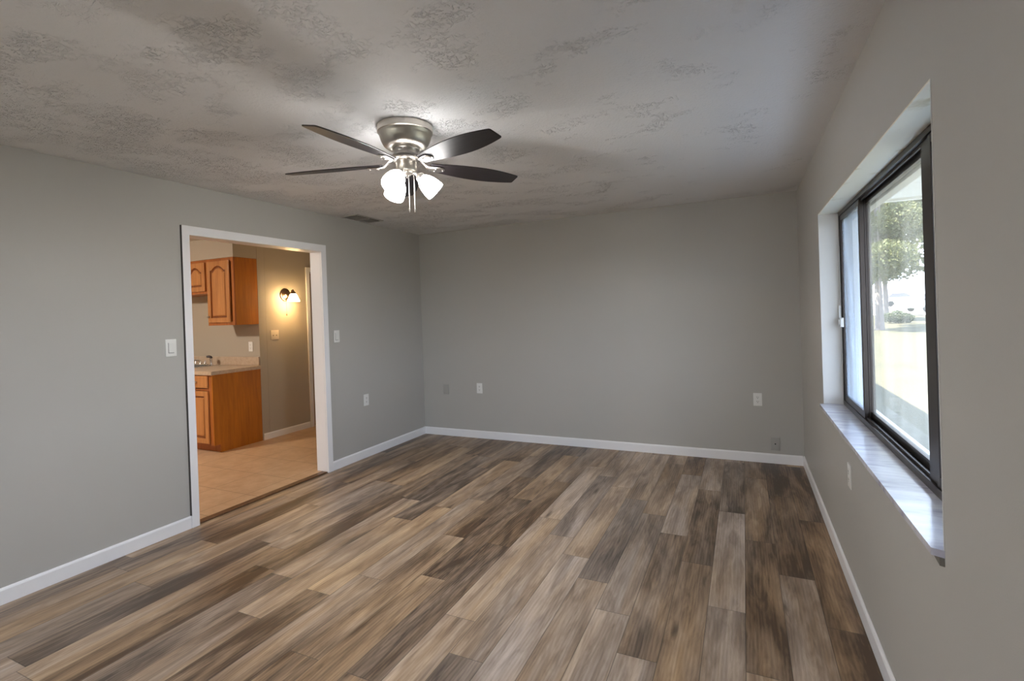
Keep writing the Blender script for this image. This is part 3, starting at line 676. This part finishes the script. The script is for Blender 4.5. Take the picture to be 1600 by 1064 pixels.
# ------------------------------------------------------------------ wall sconce
sc = tag(empty('wall_sconce', (KX, -0.538, 1.770)), 'lit bell-shaped glass wall sconce with pull chain on the tan kitchen wall', 'wall lamp')
TX = Matrix.Rotation(R(90), 4, 'Y')
MB().lathe([(0, 0.0006), (0.078, 0.0006), (0.080, 0.006), (0.074, 0.012), (0.062, 0.013), (0.056, 0.019), (0.044, 0.021), (0.034, 0.030), (0.018, 0.036), (0, 0.037)], TX, 44).build('back_plate', M_rubbed, sc, True)
MB().tube([(0.034, 0, 0.0), (0.060, 0, -0.016), (0.088, 0.0, -0.006), (0.104, 0.0, 0.030), (0.120, 0.0, 0.056), (0.140, 0, 0.058), (0.145, 0, 0.044)], 0.0065, 12).build('arm', M_rubbed, sc, True)
T2 = Matrix.Translation((0.145, 0, 0.0))
MB().lathe([(0, 0.066), (0.006, 0.064), (0.009, 0.052), (0.012, 0.044), (0.028, 0.026), (0.036, 0.012), (0.036, 0.006), (0, 0.006)], T2, 32).build('shade_cap', M_rubbed, sc, True)
MB().lathe([(0.030, 0.008), (0.040, -0.004), (0.052, -0.030), (0.064, -0.058), (0.076, -0.086), (0.0745, -0.088), (0.062, -0.060), (0.050, -0.031), (0.038, -0.006), (0.0, -0.002)], T2, 40).build('lamp_shade', M_shadew, sc, True)
c = MB(); z = -0.062
while z > -0.235: c.lathe([(0, 0.0028), (0.0022, 0), (0, -0.0028)], Matrix.Translation((0.02, 0.0, z)), 8); z -= 0.0055
o = c.build('pull_chain', M_rubbed, sc, True)
MB().lathe([(0, -0.238), (0.005, -0.242), (0.007, -0.255), (0.003, -0.266), (0, -0.267)], Matrix.Translation((0.02, 0, 0)), 12).build('chain_pull', M_rubbed, o, True)
rl = tag(empty('added_ceiling_light', (0.85, -5.75, H)), 'added dome light on the living room ceiling, unseen behind the viewer', 'added ceiling light')  # unseen dome added to brighten the room from behind the camera
MB().lathe([(0, -0.0005), (0.17, -0.0005), (0.17, -0.02), (0, -0.02)], seg=40).build('added_lamp_base', M_nickel, rl, True)
MB().lathe([(0.16, -0.0205), (0.155, -0.045), (0.12, -0.075), (0.06, -0.092), (0, -0.096)], seg=40).build('added_diffuser', mat('added_room_dome', (0.9, 0.9, 0.85), 0.3, emit=(1.0, 0.97, 0.93), estr=40.0), rl, True)
# dome light added to brighten the kitchen, out of view round the door jamb
kl = tag(empty('added_ceiling_light', (-2.6, -3.3, H)), 'added unseen dome light on the kitchen ceiling', 'added ceiling light')
MB().lathe([(0, -0.0005), (0.17, -0.0005), (0.17, -0.02), (0, -0.02)], seg=40).build('added_lamp_base', M_nickel, kl, True)
MB().lathe([(0.16, -0.0205), (0.155, -0.045), (0.12, -0.075), (0.06, -0.092), (0, -0.096)], seg=40).build('added_diffuser', M_addlampk, kl, True)

# ------------------------------------------------------------------ outside
def grass_mat(name, c0, c1):
    m = mat(name, c0, 0.9, spec=0.1); n = N(m); v = n.coord()
    f = n.math('ADD', n.math('MULTIPLY', n.noise(v, 0.6, 4), 0.5), n.math('MULTIPLY', n.noise(v, 22, 4, 0.7), 0.6))
    n.l(n.ramp(f, [(0.40, c0), (0.68, c1)]), n.b.inputs['Base Color']); n.bump(n.noise(v, 30, 3), 0.03, 0.6); return m
M_grass = grass_mat('lawn_grass', (0.040, 0.042, 0.026), (0.075, 0.066, 0.042))
b = MB(); X = [-40, 4.0, 6, 12, 20, 30, 60, 120]; Y = [-60, -20, 0, 12, 24, 30, 45, 60, 80, 140]
def gz(x, y):
    d = max(0, math.hypot(max(0, x-4), max(0, y))-30); return -0.30+min(d*0.024, 1.6)
gv = [[b.bm.verts.new((x, y, gz(x, y))) for y in Y] for x in X]
for i in range(len(X)-1):
    for j in range(len(Y)-1): b.bm.faces.new((gv[i][j], gv[i+1][j], gv[i+1][j+1], gv[i][j+1]))
st('ground', b, M_grass)
st('walkway', MB().box(4.263, 5.45, -8.5, 14.0, -0.32, -0.285), mat('pale_concrete', (0.60, 0.60, 0.58), 0.8))
# porch roof: soffit boards, edge beam, post
M_soff = mat('white_soffit', (0.78, 0.76, 0.70), 0.7)
pr = tag(empty('porch_roof', (4.8, -3.8, 2.3)), 'white boarded porch roof outside the window', 'porch roof')
b = MB()
for k in range(12): b.box(-0.53, 0.62, -3.95+k*0.66, -3.95+(k+1)*0.66-0.008, 0.0, 0.02)
b.build('soffit', M_soff, pr)
MB().box(-0.53, 0.62, 3.92, 3.97, -0.02, 0.16).build('end_beam', M_soff, pr)
MB().box(-0.53, 0.66, -4.0, 3.97, 0.165, 0.24).build('roof_deck', M_roof, pr)
MB().box(0.62, 0.66, -4.0, 3.97, -0.03, 0.16).build('fascia', M_soff, pr)

def leaf_mat(name, c0, c1):
    m = mat(name, c0, 0.6, spec=0.3); n = N(m); a = n.n('Attribute'); a.attribute_name = 'shade'
    n.l(n.mix(a.outputs['Fac'], c0, c1), n.b.inputs['Base Color'])
    tr = n.n('BsdfTranslucent'); n.l(n.mix(a.outputs['Fac'], c0, c1), tr.inputs[0]); mx = n.n('MixShader'); mx.inputs[0].default_value = 0.35
    out = [q for q in n.t.nodes if q.type == 'OUTPUT_MATERIAL'][0]
    n.l(n.b.outputs[0], mx.inputs[1]); n.l(tr.outputs[0], mx.inputs[2]); n.l(mx.outputs[0], out.inputs[0]); return m
M_leafA = leaf_mat('pale_green_leaves', (0.045, 0.060, 0.020), (0.150, 0.155, 0.065))
M_leafB = leaf_mat('blue_green_leaves', (0.035, 0.052, 0.030), (0.115, 0.135, 0.075))
M_bark = mat('grey_bark', (0.17, 0.145, 0.135), 0.9); n = N(M_bark); n.bump(n.noise(n.coord(scale=(8, 8, 1.5)), 1.0, 5), 0.03, 0.8)
def foliage(name, blobs, m, count, size, parent, seed):
    rg = random.Random(seed); vs = []; fs = []; sh = []
    tot = sum(q[3]**2 for q in blobs)
    for (x, y, z, r) in blobs:
        for _ in range(int(count*r*r/tot)):
            d = Vector((rg.gauss(0, 1), rg.gauss(0, 1), rg.gauss(0, 1))).normalized()*r*(rg.uniform(0.55, 1.0))
            d.z *= 0.8; c = Vector((x, y, z))+d
            a = Vector((rg.gauss(0, 1), rg.gauss(0, 1), rg.gauss(0, 1))).normalized(); bq = a.cross(Vector((rg.gauss(0, 1), rg.gauss(0, 1), rg.gauss(0, 1)))).normalized()
            s1 = size*rg.uniform(0.6, 1.3); s2 = s1*0.5; i = len(vs)
            vs += [c-a*s1, c+bq*s2, c+a*s1, c-bq*s2]; fs.append((i, i+1, i+2, i+3)); sh.append(rg.random())
    me = bpy.data.meshes.new(name); me.from_pydata(vs, [], fs); me.materials.append(m)
    at = me.attributes.new('shade', 'FLOAT', 'FACE'); at.data.foreach_set('value', sh)
    o = bpy.data.objects.new(name, me); COL.objects.link(o); o.parent = parent; return o
def tree(name, label, x, y, trunk_r, clear, height, spread, m, seed, lean=0.0, count=9000, size=0.16, nb=16, group=None):
    z = gz(x, y); r = tag(empty(name, (x, y, z)), label, 'tree', group); rg = random.Random(seed)
    pts = [(0, 0, -0.1), (lean*0.2, 0, clear*0.3), (lean*0.5, 0.1, clear*0.7), (lean, 0.2, clear), (lean*1.2, 0.1, height*0.75)]
    t = MB().tube(pts, [trunk_r*1.35, trunk_r*1.05, trunk_r, trunk_r*0.85, trunk_r*0.3], 14); t.build('trunk', M_bark, r, True)
    blobs = []
    for k in range(nb):
        a = rg.uniform(0, 2*PI); rr = spread*math.sqrt(rg.random())*0.75; zz = rg.uniform(clear+spread*0.12, height-spread*0.2)
        br = spread*rg.uniform(0.28, 0.45); blobs.append((lean+rr*math.cos(a), rr*math.sin(a), zz, br))
        if k < 9: MB().tube([(lean, 0.2, clear*0.92), (lean+rr*0.4*math.cos(a), rr*0.4*math.sin(a), (clear+zz)/2), (blobs[-1][0], blobs[-1][1], zz)], [trunk_r*0.4, trunk_r*0.25, trunk_r*0.1], 8).build('branch', M_bark, r, True)
    foliage('crown', blobs, m, count, size, r, seed); return r
tree('shade_tree', 'slim tree with grey trunk and pale leafy crown on the lawn edge', 13.0, 39.2, 0.15, 3.1, 12.5, 2.9, M_leafA, 3, count=36000, size=0.085)
tree('shade_tree', 'broad tree with a thick pale trunk at the left of the window view', 10.75, 30.2, 0.19, 3.4, 12, 3.3, M_leafA, 5, count=34000, size=0.085)
tree('shade_tree', 'tall blue-green tree behind the slim tree across the road', 27.5, 60.0, 0.3, 4.6, 17, 4.6, M_leafB, 7, count=34000, size=0.15, nb=20)
tree('shade_tree', 'wide leafy tree at the right of the window view', 17.8, 37.5, 0.22, 3.9, 13, 3.4, M_leafB, 9, count=34000, size=0.09, nb=18)
tree('shade_tree', 'dark green tree far beyond the road', 49.0, 96.0, 0.35, 4.0, 22, 13.0, M_leafB, 12, count=12000, size=0.45, nb=20)
tree('shade_tree', 'pale tree beyond the parked white car', 25.0, 100.0, 0.35, 4.0, 22, 12.0, M_leafA, 14, count=12000, size=0.45, nb=20)
sb = tag(empty('shrub', (12.95, 36.0, gz(12.95, 36))), 'round blue-green shrub at the foot of the slim tree', 'shrub')
MB().tube([(0, 0, -0.05), (0.05, 0, 0.3), (0.1, 0, 0.7)], [0.05, 0.04, 0.02], 8).build('stem', M_bark, sb)
foliage('foliage', [(0, 0, 0.45, 0.55), (0.5, 0.1, 0.35, 0.42), (-0.5, 0, 0.4, 0.42)], M_leafB, 2500, 0.07, sb, 21)
# pale road crossing behind the lawn, and a parked car on it
b = MB()
def rowv(pts, dz): return [b.bm.verts.new((x, y, gz(x, y)+dz)) for x, y in pts]
A = rowv([(-10, 60), (10, 48), (24, 42), (40, 34), (70, 20)], 0.05); B = rowv([(-10, 86), (14, 76), (30, 68), (52, 54), (90, 36)], 0.05)
for k in range(4): b.bm.faces.new((A[k], A[k+1], B[k+1], B[k]))
st('road', b, mat('pale_road', (0.40, 0.39, 0.38), 0.9))
def car(x, y, rz, label, col, name='car'):
    r = tag(empty(name, (x, y, gz(x, y)+0.06), (0, 0, rz)), label, 'car')
    M_b = mat('car_paint', col, 0.25); M_g = mat('car_glass', (0.10, 0.10, 0.13), 0.1); M_t = mat('tyre', (0.02, 0.02, 0.02), 0.8)
    side = [(-2.3, 0.35), (-2.32, 0.75), (-2.15, 0.98), (-1.1, 1.05), (1.0, 1.05), (1.95, 0.95), (2.25, 0.75), (2.28, 0.35), (1.85, 0.33), (1.72, 0.62), (1.3, 0.66), (0.98, 0.33), (-1.0, 0.33), (-1.2, 0.64), (-1.6, 0.64), (-1.82, 0.33)]
    rot = Matrix.Translation((0, 0.88, 0)) @ Matrix.Rotation(R(90), 4, 'X')
    bb = MB().prism(side, 0, 1.76, rot); bb.build('car_body', M_b, r)
    top = [(-1.7, 1.04), (-1.15, 1.50), (0.35, 1.52), (1.15, 1.04)]
    MB().prism(top, 0, 1.50, Matrix.Translation((0, 0.75, 0)) @ Matrix.Rotation(R(90), 4, 'X')).build('windows', M_g, r)
    MB().box(-1.12, 0.33, -0.72, 0.72, 1.50, 1.56, 0.02).build('roof_panel', M_b, r)
    for wx in (-1.4, 1.38):
        for wy in (-0.86, 0.66): MB().lathe([(0, 0), (0.2, 0), (0.32, 0.02), (0.33, 0.1), (0.32, 0.2), (0, 0.2)], Matrix.Translation((wx, wy+0.2, 0.33)) @ Matrix.Rotation(R(90), 4, 'X'), 24).build('wheel', M_t, r, True)
car(20.1, 67.1, R(22), 'white car parked across the road beyond the slim tree', (0.8, 0.8, 0.82))
car(19.0, 51.5, R(32), 'grey-green car at the right of the window view', (0.30, 0.34, 0.32))
